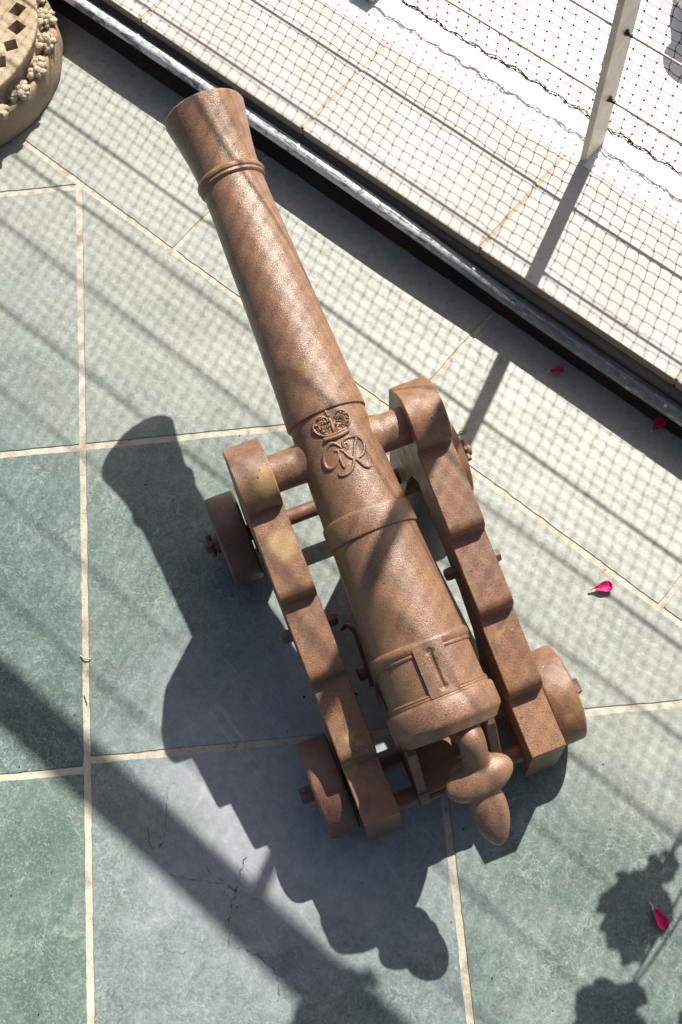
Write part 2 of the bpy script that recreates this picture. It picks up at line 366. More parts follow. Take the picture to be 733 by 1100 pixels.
def clip(poly, nrm, d):
    out = []
    for i in range(len(poly)):
        a, b = poly[i], poly[(i + 1) % len(poly)]
        da, db = a.dot(nrm) - d, b.dot(nrm) - d
        if da <= 0: out.append(a)
        if da * db < 0: out.append(a + (b - a) * (da / (da - db)))
    return out
def inset(poly, g):
    n = len(poly); res = poly
    c = sum(poly, Vector((0, 0))) / n
    for i in range(n):
        a, b = poly[i], poly[(i + 1) % n]; d = b - a
        if d.length < 1e-6: continue
        nr = Vector((d.y, -d.x)).normalized()
        if (c - a).dot(nr) > 0: nr = -nr
        res = clip(res, nr, a.dot(nr) - g)
        if len(res) < 3: return []
    return res
bm = bmesh.new()
lc = bm.loops.layers.float_color.new('tile_color'); ls = bm.loops.layers.float_vector.new('tile_shift')
def slab(poly, colr, seed, g=0.0047, h=0.0014):
    poly = inset(poly, g)
    if len(poly) < 3: return
    if sum(a.x * b.y - b.x * a.y for a, b in zip(poly, poly[1:] + poly[:1])) < 0: poly = poly[::-1]
    pts = []
    n = len(poly)
    for i in range(n):
        a, b = poly[i], poly[(i + 1) % n]; L = (b - a).length
        if L < 0.012: pts.append(a); continue
        k = max(2, int(L / 0.006)) if max(abs(a.x), abs(a.y)) < 1.9 else 2
        nr = Vector(((b - a).y, -(b - a).x)).normalized()
        for q in range(k):
            t = q / k; p = a + (b - a) * t
            o = 0.0008 * noise.noise(Vector((p.x * 60, p.y * 60, seed))) + 0.0007 * noise.noise(Vector((p.x * 190, p.y * 190, seed))) + 0.0010 * noise.noise(Vector((p.x * 14, p.y * 14, seed + 9)))
            if q == 0: o -= 0.0006
            pts.append(p + nr * o)
    rnd = random.Random(seed); sh = (rnd.uniform(-20, 20), rnd.uniform(-20, 20), rnd.uniform(-5, 5))
    cen = sum(pts, Vector((0, 0))) / len(pts)
    lo = [bm.verts.new((p.x, p.y, -0.004)) for p in pts]
    mi = [bm.verts.new((p.x, p.y, h - 0.0009)) for p in pts]
    hi = [bm.verts.new((p.x + (cen - p).normalized().x * 0.0011, p.y + (cen - p).normalized().y * 0.0011, h)) for p in pts]
    fs = [bm.faces.new(hi)]
    for i in range(len(pts)):
        j = (i + 1) % len(pts)
        fs.append(bm.faces.new((lo[i], lo[j], mi[j], mi[i]))); fs.append(bm.faces.new((mi[i], mi[j], hi[j], hi[i])))
    for f in fs:
        for l in f.loops: l[lc] = (*colr, 1.0); l[ls] = sh
TCOL = {(-1, 0): (0.155, 0.195, 0.185), (0, 0): (0.190, 0.225, 0.195), (-1, 1): (0.090, 0.140, 0.124), (0, 1): (0.120, 0.168, 0.146),
        (-1, 2): (0.075, 0.132, 0.106), (0, 2): (0.175, 0.210, 0.215), (1, 2): (0.112, 0.158, 0.138), (1, 1): (0.190, 0.225, 0.208),
        (-1, -1): (0.25, 0.265, 0.225), (2, 1): (0.2, 0.23, 0.21), (2, 2): (0.112, 0.158, 0.138), (0, 3): (0.14, 0.18, 0.165)}
nb = Vector((1, 1)) / R2
rr_ = random.Random(3)
for i in range(-9, 10):
    for j in range(-12, 12):
        x0 = GX + i * GW; y1 = GY - (j - 1) * GH          # j = 1: row just below the joint at GY
        y0 = y1 - GH
        oy0 = -0.012 if (i < 0 and j == 1) else 0.0; oy1 = -0.012 if (i < 0 and j == 2) else 0.0
        poly = [Vector((x0, y0 + oy0)), Vector((x0 + GW, y0 + oy0)), Vector((x0 + GW, y1 + oy1)), Vector((x0, y1 + oy1))]
        poly = clip(poly, nb, NB)
        if len(poly) < 3 or min(p.dot(nb) for p in poly) < -4.5: continue
        colr = TCOL.get((i, j)) or tuple(x * rr_.uniform(0.8, 1.15) for x in (0.15, 0.195, 0.175))
        slab(poly, colr, i * 31 + j * 7 + 100)
BMS = [-0.4575 + 0.4575 * k for k in range(-10, 11)]
for k, (a, b) in enumerate(zip(BMS, BMS[1:])):
    poly = [NM(NB, a).xy, NM(NE, a).xy, NM(NE, b).xy, NM(NB, b).xy]
    bc = rr_.uniform(0.92, 1.08)
    slab(poly, (0.285 * bc, 0.300 * bc, 0.270 * bc), 500 + k, g=0.0038)
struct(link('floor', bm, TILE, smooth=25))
# gutter between the paving and the wall
bm = bmesh.new()
box(bm, NE - 0.02, 0.86, -6, 6, -0.06, -0.014, fn=lambda p: NM(p.x, p.y, p.z))
struct(link('gutter', bm, DIRT, smooth=None))

# cracks and a scrape in the bluish slab
def ribbon(bm, pts, wd, z=0.00215):
    pts = spline(pts, 14)
    prev = None
    for i, p in enumerate(pts):
        d = pts[min(i + 1, len(pts) - 1)] - pts[max(i - 1, 0)]; nr = Vector((-d.y, d.x, 0)).normalized()
        wv = wd * max(0.05, 0.4 + 1.6 * noise.noise(Vector((p.x * 150, p.y * 150, 1)))) * (0.3 if i in (0, len(pts) - 1) else 1)
        p = p + nr * (0.0030 * noise.noise(Vector((p.x * 170, p.y * 170, 4))) + 0.0016 * noise.noise(Vector((p.x * 600, p.y * 600, 7))))
        a = bm.verts.new((p.x - nr.x * wv, p.y - nr.y * wv, z)); b = bm.verts.new((p.x + nr.x * wv, p.y + nr.y * wv, z))
        if prev: bm.faces.new((prev[0], a, b, prev[1]))
        prev = (a, b)
bm = bmesh.new()
V3 = lambda L: [(x, y, 0) for x, y in L]
ribbon(bm, V3([(-0.174, 0.138), (-0.185, 0.11), (-0.194, 0.082), (-0.199, 0.066), (-0.201, 0.032), (-0.183, 0.027), (-0.163, 0.012), (-0.144, -0.006), (-0.143, -0.039)]), 0.0008)
ribbon(bm, V3([(-0.277, 0.124), (-0.247, 0.116), (-0.205, 0.106), (-0.182, 0.09)]), 0.0004)
ribbon(bm, V3([(-0.30, 0.19), (-0.298, 0.167), (-0.292, 0.158), (-0.282, 0.164), (-0.275, 0.185), (-0.272, 0.237)]), 0.0007)
ribbon(bm, V3([(-0.232, 0.161), (-0.222, 0.125), (-0.18, 0.092), (-0.135, 0.071)]), 0.0003)
struct(link('floor_crack', bm, CRACK, smooth=None))

# ---- low wall: plinth, coping slabs, white outer strip
ZL = 0.090
wall = thing('low_wall', 'low wall of beige coping stones with a white outer strip beside the green paving', 'wall', NM(0.95, 0, 0))
wl = lambda n, m, z=0.0: NM(n, m, z) - NM(0.95, 0, 0)
bm = bmesh.new(); box(bm, 0.846, 1.19, -4, 4, -0.05, ZL - 0.018, fn=lambda p: wl(p.x, p.y, p.z)); link('plinth', bm, WALLF, wall, None)
bm = bmesh.new(); tube(bm, [wl(0.846, -4, 0.050), wl(0.846, 4, 0.050)], 0.013, 16); link('moulding', bm, WALLF, wall, 60)
LJ = [-0.5125 + 0.3435 * k for k in range(-8, 9)]
for a, b in zip(LJ, LJ[1:]):
    bm = bmesh.new(); dz = random.uniform(-0.0006, 0.0006)
    box(bm, 0.838, 1.0475, a + 0.0022, b - 0.0022, ZL - 0.0175, ZL + dz, fn=lambda p: wl(p.x, p.y, p.z))
    bm.faces.ensure_lookup_table(); bm.normal_update()
    for f in bm.faces:
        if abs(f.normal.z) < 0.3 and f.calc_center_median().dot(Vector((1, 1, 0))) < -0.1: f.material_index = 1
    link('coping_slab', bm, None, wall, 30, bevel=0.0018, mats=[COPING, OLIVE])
bm = bmesh.new(); box(bm, 0.842, 1.046, -4, 4, ZL - 0.0176, ZL - 0.0012, fn=lambda p: wl(p.x, p.y, p.z)); link('mortar_joint', bm, JOINT, wall, None)
bm = bmesh.new(); box(bm, 1.0485, 1.19, -4, 4, ZL - 0.0177, ZL - 0.001, fn=lambda p: wl(p.x, p.y, p.z)); link('white_strip', bm, WHITE, wall, None, bevel=0.002)
# ground beyond the wall
bm = bmesh.new()
bm.faces.new([bm.verts.new(NM(n, m, ZL - 0.012)) for n, m in ((1.18, -7), (9, -7), (9, 7), (1.18, 7))])
struct(link('terrace_ground', bm, WHITE, smooth=None))
# ---- pipe along the foot of the wall
bm = bmesh.new(); pts = []
for k in range(60):
    m = -3.5 + 7.0 * k / 59
    lift = 0.0115 * max(0, min(1, (-0.42 - m) / 0.28)); lift = lift if lift < 0.016 else 0.016
    pts.append(NM(0.8195 + 0.0015 * sin(m * 5), m, 0.049 + lift + 0.001 * sin(m * 9)))
tube(bm, pts, 0.0112, 20)
tag(link('metal_pipe', bm, PIPE, None, 60), 'grey metal pipe running along the foot of the low wall', 'pipe')

# ---- railing: posts, wires, handrail
ra = thing('cable_railing', 'railing of beige flat posts and tan wires standing on the low wall', 'railing', NM(1.085, 0, ZL))
rl = lambda n, m, z: NM(n, m, z) - NM(1.085, 0, ZL)
WIREZ = [0.206, 0.336, 0.48, 0.595, 0.71, 0.83, 0.945, 1.08, 1.20]
for m in (-2.69, -1.585, -0.4855, 0.62, 1.72):
    bm = bmesh.new()
    box(bm, 1.055, 1.105, m - 0.0052, m + 0.0052, ZL - 0.001, 1.3035, fn=lambda p: rl(p.x, p.y, p.z))
    bm.normal_update()
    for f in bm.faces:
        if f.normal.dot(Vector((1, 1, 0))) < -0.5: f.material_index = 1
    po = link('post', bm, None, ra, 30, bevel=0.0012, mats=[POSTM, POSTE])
    for z in WIREZ:
        bm = bmesh.new(); cc = rl(1.082, m + 0.006, z)
        tube(bm, [cc + Vector((-0.004, -0.004, 0.003)), cc + Vector((0.004, 0.004, -0.001))], 0.0017, 6)
        tube(bm, [cc + Vector((0.0, 0, -0.005)), cc + Vector((0.0, 0.0, 0.006))], 0.0016, 6)
        tube(bm, [rl(1.082, m, z), rl(1.082, m + 0.016, z)], 0.0027, 8)
        link('clip', bm, CLIP, po, 60)
for z in WIREZ:
    bm = bmesh.new(); tube(bm, [rl(1.082, m, z - 0.002 * sin((m + 0.4855) / 1.105 * pi) ** 2) for m in [-2.7 + 4.5 * k / 60 for k in range(61)]], 0.0019, 8)
    link('wire', bm, CABLE, ra, 60)
bm = bmesh.new(); box(bm, 1.065, 1.115, -2.8, 1.9, 1.304, 1.332, fn=lambda p: rl(p.x, p.y, p.z)); link('handrail', bm, POSTM, ra, 30, bevel=0.003)
# ---- netting on the outer side of the posts
NETN = 1.110
bm = bmesh.new()
cell = 0.0192; m0, m1 = -1.75, 0.42; z0, z1 = 0.112, 1.298
ncol = int((m1 - m0) / cell); nrow = int((z1 - z0) / (cell * 0.98))
def netpt(i, j):
    q = Vector((i * 0.11, j * 0.11, 0))
    m = m0 + i * cell + 0.0035 * noise.noise(q) + 0.0018 * noise.noise(q * 6 + Vector((3, 0, 0))) + 0.10 * 0.0205 * j * 0.35
    z = z0 + j * cell * 0.98 + 0.0045 * noise.noise(q * 1.3 + Vector((0, 7, 0))) + 0.0016 * noise.noise(q * 6 + Vector((0, 5, 0)))
    n = NETN + 0.005 * noise.noise(q * 0.8 + Vector((9, 1, 0))) + 0.002 * noise.noise(q * 5)
    return NM(n, m, z)
NP = [[netpt(i, j) for j in range(nrow + 1)] for i in range(ncol + 1)]
for i in range(ncol + 1):
    for j in range(nrow + 1):
        p = NP[i][j]
        sag = Vector((0, 0, -0.0016))
        if i < ncol:
            q = NP[i + 1][j]; tube(bm, [p, (p + q) / 2 + sag, q], 0.00066, 3, caps=False)
        if j < nrow:
            q = NP[i][j + 1]; tube(bm, [p, (p + q) / 2 + NM(0.0, 0.0012 * (1 if (i + j) % 2 else -1)), q], 0.00066, 3, caps=False)
        r = 0.0021
        vs = [bm.verts.new(p + Vector(d) * r) for d in ((1, 0, 0), (0, 1, 0), (-1, 0, 0), (0, -1, 0), (0, 0, 1.0), (0, 0, -1.0))]
        for a, b in ((0, 1), (1, 2), (2, 3), (3, 0)):
            bm.faces.new((vs[a], vs[b], vs[4])); bm.faces.new((vs[b], vs[a], vs[5]))
net = tag(link('netting', bm, NETM, None, None), 'dark knotted bird netting hung on the railing above the low wall', 'netting')
bm = bmesh.new(); rp = random.Random(5)
for s in range(5):
    ph = rp.uniform(0, 6); pts = []
    for k in range(420):
        m = m0 + (m1 - m0) * k / 419
        q = Vector((m * 22, s * 3.1, 0))
        pts.append(NM(NETN + 0.0025 * sin(m * 160 + ph) + 0.004 * noise.noise(q), m, 0.1115 + 0.0022 * cos(m * 160 + ph) + 0.006 * noise.noise(q + Vector((0, 0, 8))) + 0.001 * s))
    tube(bm, pts, 0.0006, 4, caps=False)
mm = m0
while mm < m1:
    mm += rp.uniform(0.018, 0.05); a = rp.uniform(0, pi); rad = rp.uniform(0.002, 0.0045)
    c0 = NM(NETN, mm, 0.112 + rp.uniform(-0.003, 0.004))
    tube(bm, [c0 + NM(0, cos(a)) * rad * cos(t) + Vector((0, 0, 1)) * rad * sin(t) + NM(sin(a), 0) * rad * cos(t) for t in [2 * pi * k / 10 for k in range(11)]], 0.0006, 4, caps=False)
    if rp.random() < 0.6:
        d = Vector((rp.uniform(-1, 1), rp.uniform(-1, 1), rp.uniform(-0.5, 1))).normalized() * rp.uniform(0.006, 0.013); tube(bm, [c0, c0 + d], 0.0005, 3, caps=False)
link('hem_cord', bm, NETM, net, None)

# small grey foot of something outside, only its lower corner is in the picture
bm = bmesh.new(); box(bm, 1.092, 1.125, -0.965, -0.925, ZL - 0.001, ZL + 0.022, fn=lambda p: NM(p.x, p.y, p.z))
tag(link('anchor_block', bm, simple('pale_green_plastic', (0.33, 0.38, 0.36), 0.5), None, 30, bevel=0.003), 'small pale grey-green block on the white strip at the top edge of the picture', 'block')
# ---- clay pot standing outside
pot = thing('clay_pot', 'pale clay pot on a white base outside the netting, right of the post', 'pot', NM(1.47, -0.50, ZL - 0.012))
bm = bmesh.new(); lathe(bm, [(0, 0.085), (0.012, 0.085), (0.014, 0.082)], Vector((0, 0, 0)), (0, 0, 1), 48); link('base', bm, WHITE, pot, 40)
bm = bmesh.new(); lathe(bm, [(0.0145, 0.070), (0.03, 0.074), (0.07, 0.070), (0.11, 0.056), (0.14, 0.046), (0.155, 0.05), (0.165, 0.052), (0.166, 0.044), (0.12, 0.040), (0.11, 0.0)], Vector((0, 0, 0)), (0, 0, 1), 48); link('body', bm, POTM, pot, 40)

# ================================================================ CARVED STONE
SC = (-0.60, 1.462)
st = thing('carved_stone_base', 'round carved sandstone column base with rosettes and square holes in the corner', 'stone base', (SC[0], SC[1], 0.002))
def rough_bm(bm, amp, sc, seed):
    for v in bm.verts:
        q = v.co * sc + Vector((seed, 0, 0)); d = Vector((v.co.x, v.co.y, 0)); d = d.normalized() if d.length > 1e-5 else Vector((0, 0, 1))
        v.co += d * amp * noise.noise(q) + Vector((0, 0, 1)) * amp * 0.7 * noise.noise(q + Vector((0, 9, 0)))
bm = bmesh.new()
lathe(bm, [(0, 0.196), (0.008, 0.199), (0.025, 0.200), (0.045, 0.1995), (0.054, 0.1985), (0.0575, 0.1965), (0.059, 0.193), (0.059, 0.187), (0.057, 0.184), (0.056, 0.1), (0.056, 0.0)], Vector((0, 0, 0)), (0, 0, 1), 128)
rough_bm(bm, 0.0042, 22, 1); bm.normal_update()
for f in bm.faces:
    if f.normal.z < 0.55: f.material_index = 1
link('drum', bm, None, st, 50, mats=[CARVED, CARVED2])
bm = bmesh.new()
RIN = 0.1815; ZT = 0.098
lathe(bm, [(0.0555, 0.180), (0.060, 0.176), (0.068, 0.1735), (0.078, 0.1735), (0.086, 0.176), (0.090, 0.1805), (ZT - 0.003, RIN), (ZT - 0.0008, RIN - 0.001), (ZT, RIN - 0.003), (ZT, 0.0)], Vector((0, 0, 0)), (0, 0, 1), 96)
inner = link('inner_disc', bm, CARVED, st, 50)
bm = bmesh.new()
for k in range(26):
    a = 2 * pi * k / 26 + 0.1; c0 = Vector((cos(a), sin(a), 0)) * 0.150
    rot = Matrix.Rotation(a + pi / 4 + random.uniform(-0.2, 0.2), 3, 'Z'); q1, q2 = random.uniform(0.0085, 0.0115), random.uniform(0.0085, 0.0115)
    box(bm, -q1, q1, -q2, q2, ZT - 0.020, ZT + 0.02, fn=lambda p: rot @ Vector((p.x, p.y, 0)) + c0 + Vector((0, 0, p.z)))
for k in range(13):
    a = 2 * pi * k / 13 + 0.2; c0 = Vector((cos(a), sin(a), 0)) * 0.100
    rot = Matrix.Rotation(a + pi / 4, 3, 'Z')
    box(bm, -0.008, 0.008, -0.008, 0.008, ZT - 0.017, ZT + 0.02, fn=lambda p: rot @ Vector((p.x, p.y, 0)) + c0 + Vector((0, 0, p.z)))
cut = link('cutter', bm, CARVED, None, None)
bo = inner.modifiers.new('holes', 'BOOLEAN'); bo.object = cut; bo.operation = 'DIFFERENCE'; bo.solver = 'EXACT'
cut.parent = st
dg = bpy.context.evaluated_depsgraph_get(); me = bpy.data.meshes.new_from_object(inner.evaluated_get(dg))
inner.modifiers.clear(); inner.data = me; bpy.data.objects.remove(cut)
for k in range(23):
    a = 2 * pi * k / 23 + 0.13; bm = bmesh.new(); c0 = Vector((cos(a), sin(a), 0)) * 0.1825 + Vector((0, 0, 0.066))
    for q in range(6):
        b = 2 * pi * q / 6
        blob(bm, c0 + Vector((cos(b) * 0.0105, sin(b) * 0.0105, 0.000)), random.uniform(0.0055, 0.0082), 2, (1, 1, 0.9), rough=0.5, seed=k * 7 + q)
    for q in range(9):
        b = 2 * pi * q / 9 + random.uniform(-0.2, 0.4)
        blob(bm, c0 + Vector((cos(b) * 0.0165, sin(b) * 0.0165, -0.003)), random.uniform(0.004, 0.0085), 2, (1, 1, 0.9), rough=0.6, seed=k * 5 + q)
    blob(bm, c0 + Vector((0, 0, 0.003)), 0.0062, 2, (1, 1, 0.9), rough=0.5, seed=k)
    link('rosette', bm, CARVED, st, 60)

# ================================================================ CANNON
CA = 0.2826
cn = thing('cannon', 'small rusty brown iron cannon on a stepped four-wheeled carriage in the middle of the paving', 'cannon',
           (0.1577 * cos(CA), 0.1577 * sin(CA), 0.0018), CA)
SL = 0.180; EL = atan(SL); AX = Vector((0, cos(EL), sin(EL))); UP = Vector((0, -sin(EL), cos(EL))); BO = Vector((0, 0, 0.180))
def Yp(y): return y / cos(EL)
prof = [(0.196, 0.0), (0.1965, 0.020), (0.1972, 0.042), (0.1980, 0.0525), (0.1990, 0.0555), (0.2085, 0.0632), (0.2105, 0.0652), (0.214, 0.0660), (0.236, 0.0655), (0.2385, 0.0640),
        (0.2395, 0.0622), (0.2410, 0.0616), (0.2425, 0.0620), (0.2440, 0.0612), (0.2455, 0.0618), (0.2468, 0.0602), (0.2475, 0.0592),
        (0.290, 0.0582), (0.2910, 0.0596), (0.2928, 0.0602), (0.2945, 0.0594), (0.2958, 0.0602), (0.2985, 0.0617), (0.3015, 0.0619), (0.3040, 0.0612), (0.3055, 0.0600), (0.307, 0.0584),
        (0.36, 0.0563), (0.40, 0.0545), (0.4365, 0.0528), (0.4390, 0.0528), (0.4400, 0.0552), (0.4420, 0.0557), (0.464, 0.0549), (0.4665, 0.0543), (0.4690, 0.0523),
        (0.52, 0.0504), (0.56, 0.0488), (0.5895, 0.0474), (0.5910, 0.0475), (0.5920, 0.0499), (0.5945, 0.0503), (0.606, 0.0499), (0.628, 0.0482), (0.66, 0.0468),
        (0.74, 0.0442), (0.82, 0.0418), (0.88, 0.0400), (0.9075, 0.0398), (0.9085, 0.0414), (0.9105, 0.0430), (0.9125, 0.0426), (0.9138, 0.0423), (0.9155, 0.0440), (0.9185, 0.0445), (0.921, 0.0434), (0.9222, 0.0415), (0.9240, 0.0403),
        (0.940, 0.0412), (0.960, 0.0436), (0.980, 0.0469), (0.995, 0.0496), (1.006, 0.0516), (1.0125, 0.0527), (1.0145, 0.0518), (1.015, 0.0500), (1.0155, 0.0300), (1.014, 0.0255), (0.90, 0.025), (0.90, 0.0)]
bm = bmesh.new(); lathe(bm, [(Yp(y), r) for y, r in prof], BO, AX, 96, u=(1, 0, 0))
barrel = link('barrel', bm, RUST, cn, 32)
YT = 0.553; ZTR = 0.277
for s in (-1, 1):
    bm = bmesh.new(); lathe(bm, [(0.036, 0.030), (0.046, 0.0262), (0.0505, 0.0240), (0.056, 0.0236), (0.118, 0.0232)], Vector((0, YT, ZTR)), (s, 0, 0), 40)
    link('trunnion', bm, RUST, barrel, 40)
def surf(u, y, h=0.0, r=None):
    "point on the barrel: u = arc offset to the right, y = distance along the axis"
    rr = (r if r else 0.0500 - (y - 0.52) * 0.034)
    a = u / rr
    return BO + AX * y + (Vector((1, 0, 0)) * sin(a) + UP * cos(a)) * (rr + h)
mmm = 0.001
def stroke(bm, pts, rad, h=0.0008, taper=True):
    P = spline([(a * mmm, b * mmm + 0.005, 0) for a, b in pts], 6); rad *= 0.88; h *= 0.8; n = len(P)
    Q = [surf(p.x, p.y, h) for p in P]
    rr = [rad * (0.55 + 0.45 * min(1, 5 * min(i, n - 1 - i) / n)) if taper else rad for i in range(n)]
    tube(bm, Q, rr, 8)
bm = bmesh.new()
stroke(bm, [(-1.9, 545.4), (-4.1, 549.6), (-7.5, 553.7), (-12.7, 555.3), (-19.0, 551.8), (-24.6, 545.4), (-27.5, 537.6), (-26.5, 530.9), (-21.9, 527.7), (-16.1, 529.8), (-11.3, 535.1), (-7.6, 540.6), (-7.4, 544.4), (-11.4, 545.6)], 0.0026)
stroke(bm, [(26.0, 552.1), (20.3, 552.3), (15.7, 547.4), (11.0, 538.2), (6.3, 528.0), (1.6, 519.3), (-5.2, 514.8), (-12.3, 514.5), (-15.9, 517.4), (-13.4, 520.4)], 0.0025)
stroke(bm, [(0.7, 545.7), (0.8, 550.9), (4.6, 554.1), (10.8, 555.1), (18.1, 553.7), (23.7, 549.6), (25.4, 542.7), (23.2, 535.9), (17.8, 530.5), (10.9, 528.4), (4.7, 530.5), (0.9, 535.2), (-1.1, 541.2), (-5.8, 545.1)], 0.0025)
stroke(bm, [(7.5, 529.5), (11.2, 524.4), (14.0, 518.4), (18.3, 514.3), (23.9, 515.1)], 0.0029)
stroke(bm, [(-3.7, 540.9), (1.0, 541.7), (5.3, 544.0), (6.1, 548.3), (3.7, 550.1), (1.1, 547.5), (2.4, 544.4)], 0.0017)
stroke(bm, [(-7.6, 540.6), (-8.1, 533.6), (-7.8, 525.7), (-7.0, 521.4)], 0.0024)
link('royal_cypher', bm, RUST, barrel, 60)
bm = bmesh.new()
stroke(bm, [(-16.8, 562.3), (-9, 561.0), (-2, 560.6), (5, 561.2), (12.5, 562.8)], 0.0032, 0.0018, False)
stroke(bm, [(-14.9, 565.6), (-8, 564.6), (-1.5, 564.3), (5, 564.9), (12.6, 566.3)], 0.0024, 0.0016, False)
for sgn in (-1, 1):
    X = lambda L: [(-1.5 + sgn * a, b) for a, b in L]
    stroke(bm, X([(14.5, 567), (20.5, 573), (22.5, 580), (18.5, 587.5), (11.5, 590), (5, 586.5), (1.5, 582)]), 0.0022, 0.0014)
    stroke(bm, X([(9.5, 567), (14.5, 573), (15.5, 579.5), (12, 584), (6, 581)]), 0.0017, 0.0012)
    for (a_, b_, r_) in ((12, 578, 0.0095), (7, 574, 0.0085), (16, 575, 0.0080), (12, 584, 0.0075), (5, 568, 0.0085), (12, 569, 0.0085)):
        blob(bm, surf((-1.5 + sgn * a_) * mmm, b_ * mmm + 0.005, -r_ + 0.0019), r_, 3)
    rk = random.Random(21 + sgn)
    for k in range(46):
        a_, b_ = rk.uniform(3, 20), rk.uniform(569, 588)
        if ((a_ - 12) / 9.5) ** 2 + ((b_ - 578.5) / 9.8) ** 2 < 1:
            blob(bm, surf((-1.5 + sgn * a_) * mmm, b_ * mmm + 0.005, rk.uniform(0.0006, 0.0022)), rk.uniform(0.0010, 0.0021), 1, (1, 1, 1), rough=0.5, seed=k)
stroke(bm, [(-3.0, 566), (-2.6, 572), (-2.3, 578), (-2.4, 585)], 0.0030, 0.0020)
stroke(bm, [(-7.5, 574), (-4.5, 577), (-2.4, 573), (0.3, 577), (3.4, 574)], 0.0024, 0.0020)
stroke(bm, [(-8, 569), (-6.0, 572.5), (-5, 569)], 0.0013, 0.0015); stroke(bm, [(1, 569), (3, 572.5), (5, 569)], 0.0013, 0.0015)
blob(bm, surf(-2.6 * mmm, 593 * mmm, 0.001), 0.003, 2)
stroke(bm, [(-3, 589), (-3.4, 596)], 0.0016, 0.0008); stroke(bm, [(-6, 593), (-0.6, 592.6)], 0.0013, 0.0008)
link('crown_emblem', bm, RUST, barrel, 60)
# vent field: raised plate with a sunk groove ending in two round dimples
bm = bmesh.new()
nu, ny = 45, 90; u0, u1, y0, y1 = -0.0155, 0.0220, Yp(0.2415), Yp(0.300); grid = []
for i in range(nu + 1):
    row = []
    for j in range(ny + 1):
        u = u0 + (u1 - u0) * i / nu; y = y0 + (y1 - y0) * j / ny
        ya, yb = Yp(0.2500), Yp(0.2905); uc = 0.0034
        d1 = sqrt((u - uc) ** 2 + (y - ya) ** 2); d2 = sqrt((u - uc) ** 2 + (y - yb) ** 2)
        gd = max(0, 1 - abs(u - uc) / 0.0032) if ya < y < yb else 0
        gd = max(gd, max(0, 1 - d1 / 0.0058) * 1.0, max(0, 1 - d2 / 0.0058) * 1.0)
        gd = gd * gd * (3 - 2 * gd)
        e = min(i, nu - i) / 2.0; h = 0.0042 * min(1, e if e < 1 else 1)
        row.append(bm.verts.new(surf(u, y, h - 0.0034 * gd, r=0.0584 - (y - Yp(0.25)) * 0.01)))
    grid.append(row)
for i in range(nu):
    for j in range(ny): bm.faces.new((grid[i][j], grid[i + 1][j], grid[i + 1][j + 1], grid[i][j + 1]))
link('vent_field', bm, RUST, barrel, 50)
# cascabel: neck, flange and button, fused
bm = bmesh.new()
def egg(bm, c, d, L0, L1, r, n=20):
    d = Vector(d).normalized()
    pr = []
    for k in range(n + 1):
        t = pi * k / n; s = -cos(t); pr.append((s * (L0 if s < 0 else L1), r * sin(t) ** (1.0 if s < 0 else 1.25)))
    pr[0] = (pr[0][0], 0); pr[-1] = (pr[-1][0], 0)
    lathe(bm, pr, Vector(c), d, 32)
tube(bm, spline([(0.011, 0.198, 0.200), (0.012, 0.200, 0.222), (0.013, 0.191, 0.243), (0.013, 0.178, 0.246), (0.012, 0.163, 0.228), (0.010, 0.150, 0.206)], 6), 0.0160, 24)
blob(bm, (0.009, 0.1405, 0.210), 1.0, 4, (0.0425, 0.0235, 0.0200), rot=Matrix.Rotation(0.10, 3, 'Z') @ Matrix.Rotation(-0.10, 3, 'Y'))
blob(bm, (0.008, 0.150, 0.203), 1.0, 4, (0.030, 0.024, 0.021))
egg(bm, (0.008, 0.110, 0.187), (-0.02, -0.86, -0.44), 0.036, 0.050, 0.0228)
ca_ = link('cascabel', bm, RUST, barrel, None)
rm = ca_.modifiers.new('fuse', 'REMESH'); rm.mode = 'VOXEL'; rm.voxel_size = 0.0014; rm.use_smooth_shade = True
sm_ = ca_.modifiers.new('soft', 'SMOOTH'); sm_.factor = 0.5; sm_.iterations = 22

# ---- carriage cheeks
def arc(c, rx, ry, a0, a1, n=8): return [(c[0] + rx * cos(radians(a0 + (a1 - a0) * k / n)), c[1] + ry * sin(radians(a0 + (a1 - a0) * k / n))) for k in range(n + 1)]
poly = [(0.1385, 0.018), (0.1455, 0.136)]
poly += [(0.2185, 0.146)]
poly += [(0.2190, 0.1475)] + arc((0.2335, 0.1570), 0.0140, 0.0150, 178, 100, 8)
poly += [(0.3135, 0.191)]
poly += [(0.3145, 0.1925)] + arc((0.3290, 0.2005), 0.0140, 0.0150, 178, 100, 8)
poly += [(0.4065, 0.231)]
poly += [(0.4075, 0.2325)] + arc((0.4220, 0.2410), 0.0140, 0.0150, 178, 100, 8)
poly += [(0.5135, 0.274), (0.5125, 0.282)]
poly += arc((YT, ZTR), 0.0415, 0.0415, 166, 33, 14)
poly += [(0.6030, 0.283), (0.607, 0.272), (0.604, 0.048), (0.548, 0.048), (0.540, 0.120), (0.528, 0.170), (0.508, 0.195), (0.470, 0.190), (0.420, 0.170), (0.370, 0.150), (0.325, 0.122), (0.300, 0.088), (0.286, 0.050), (0.275, 0.026)]
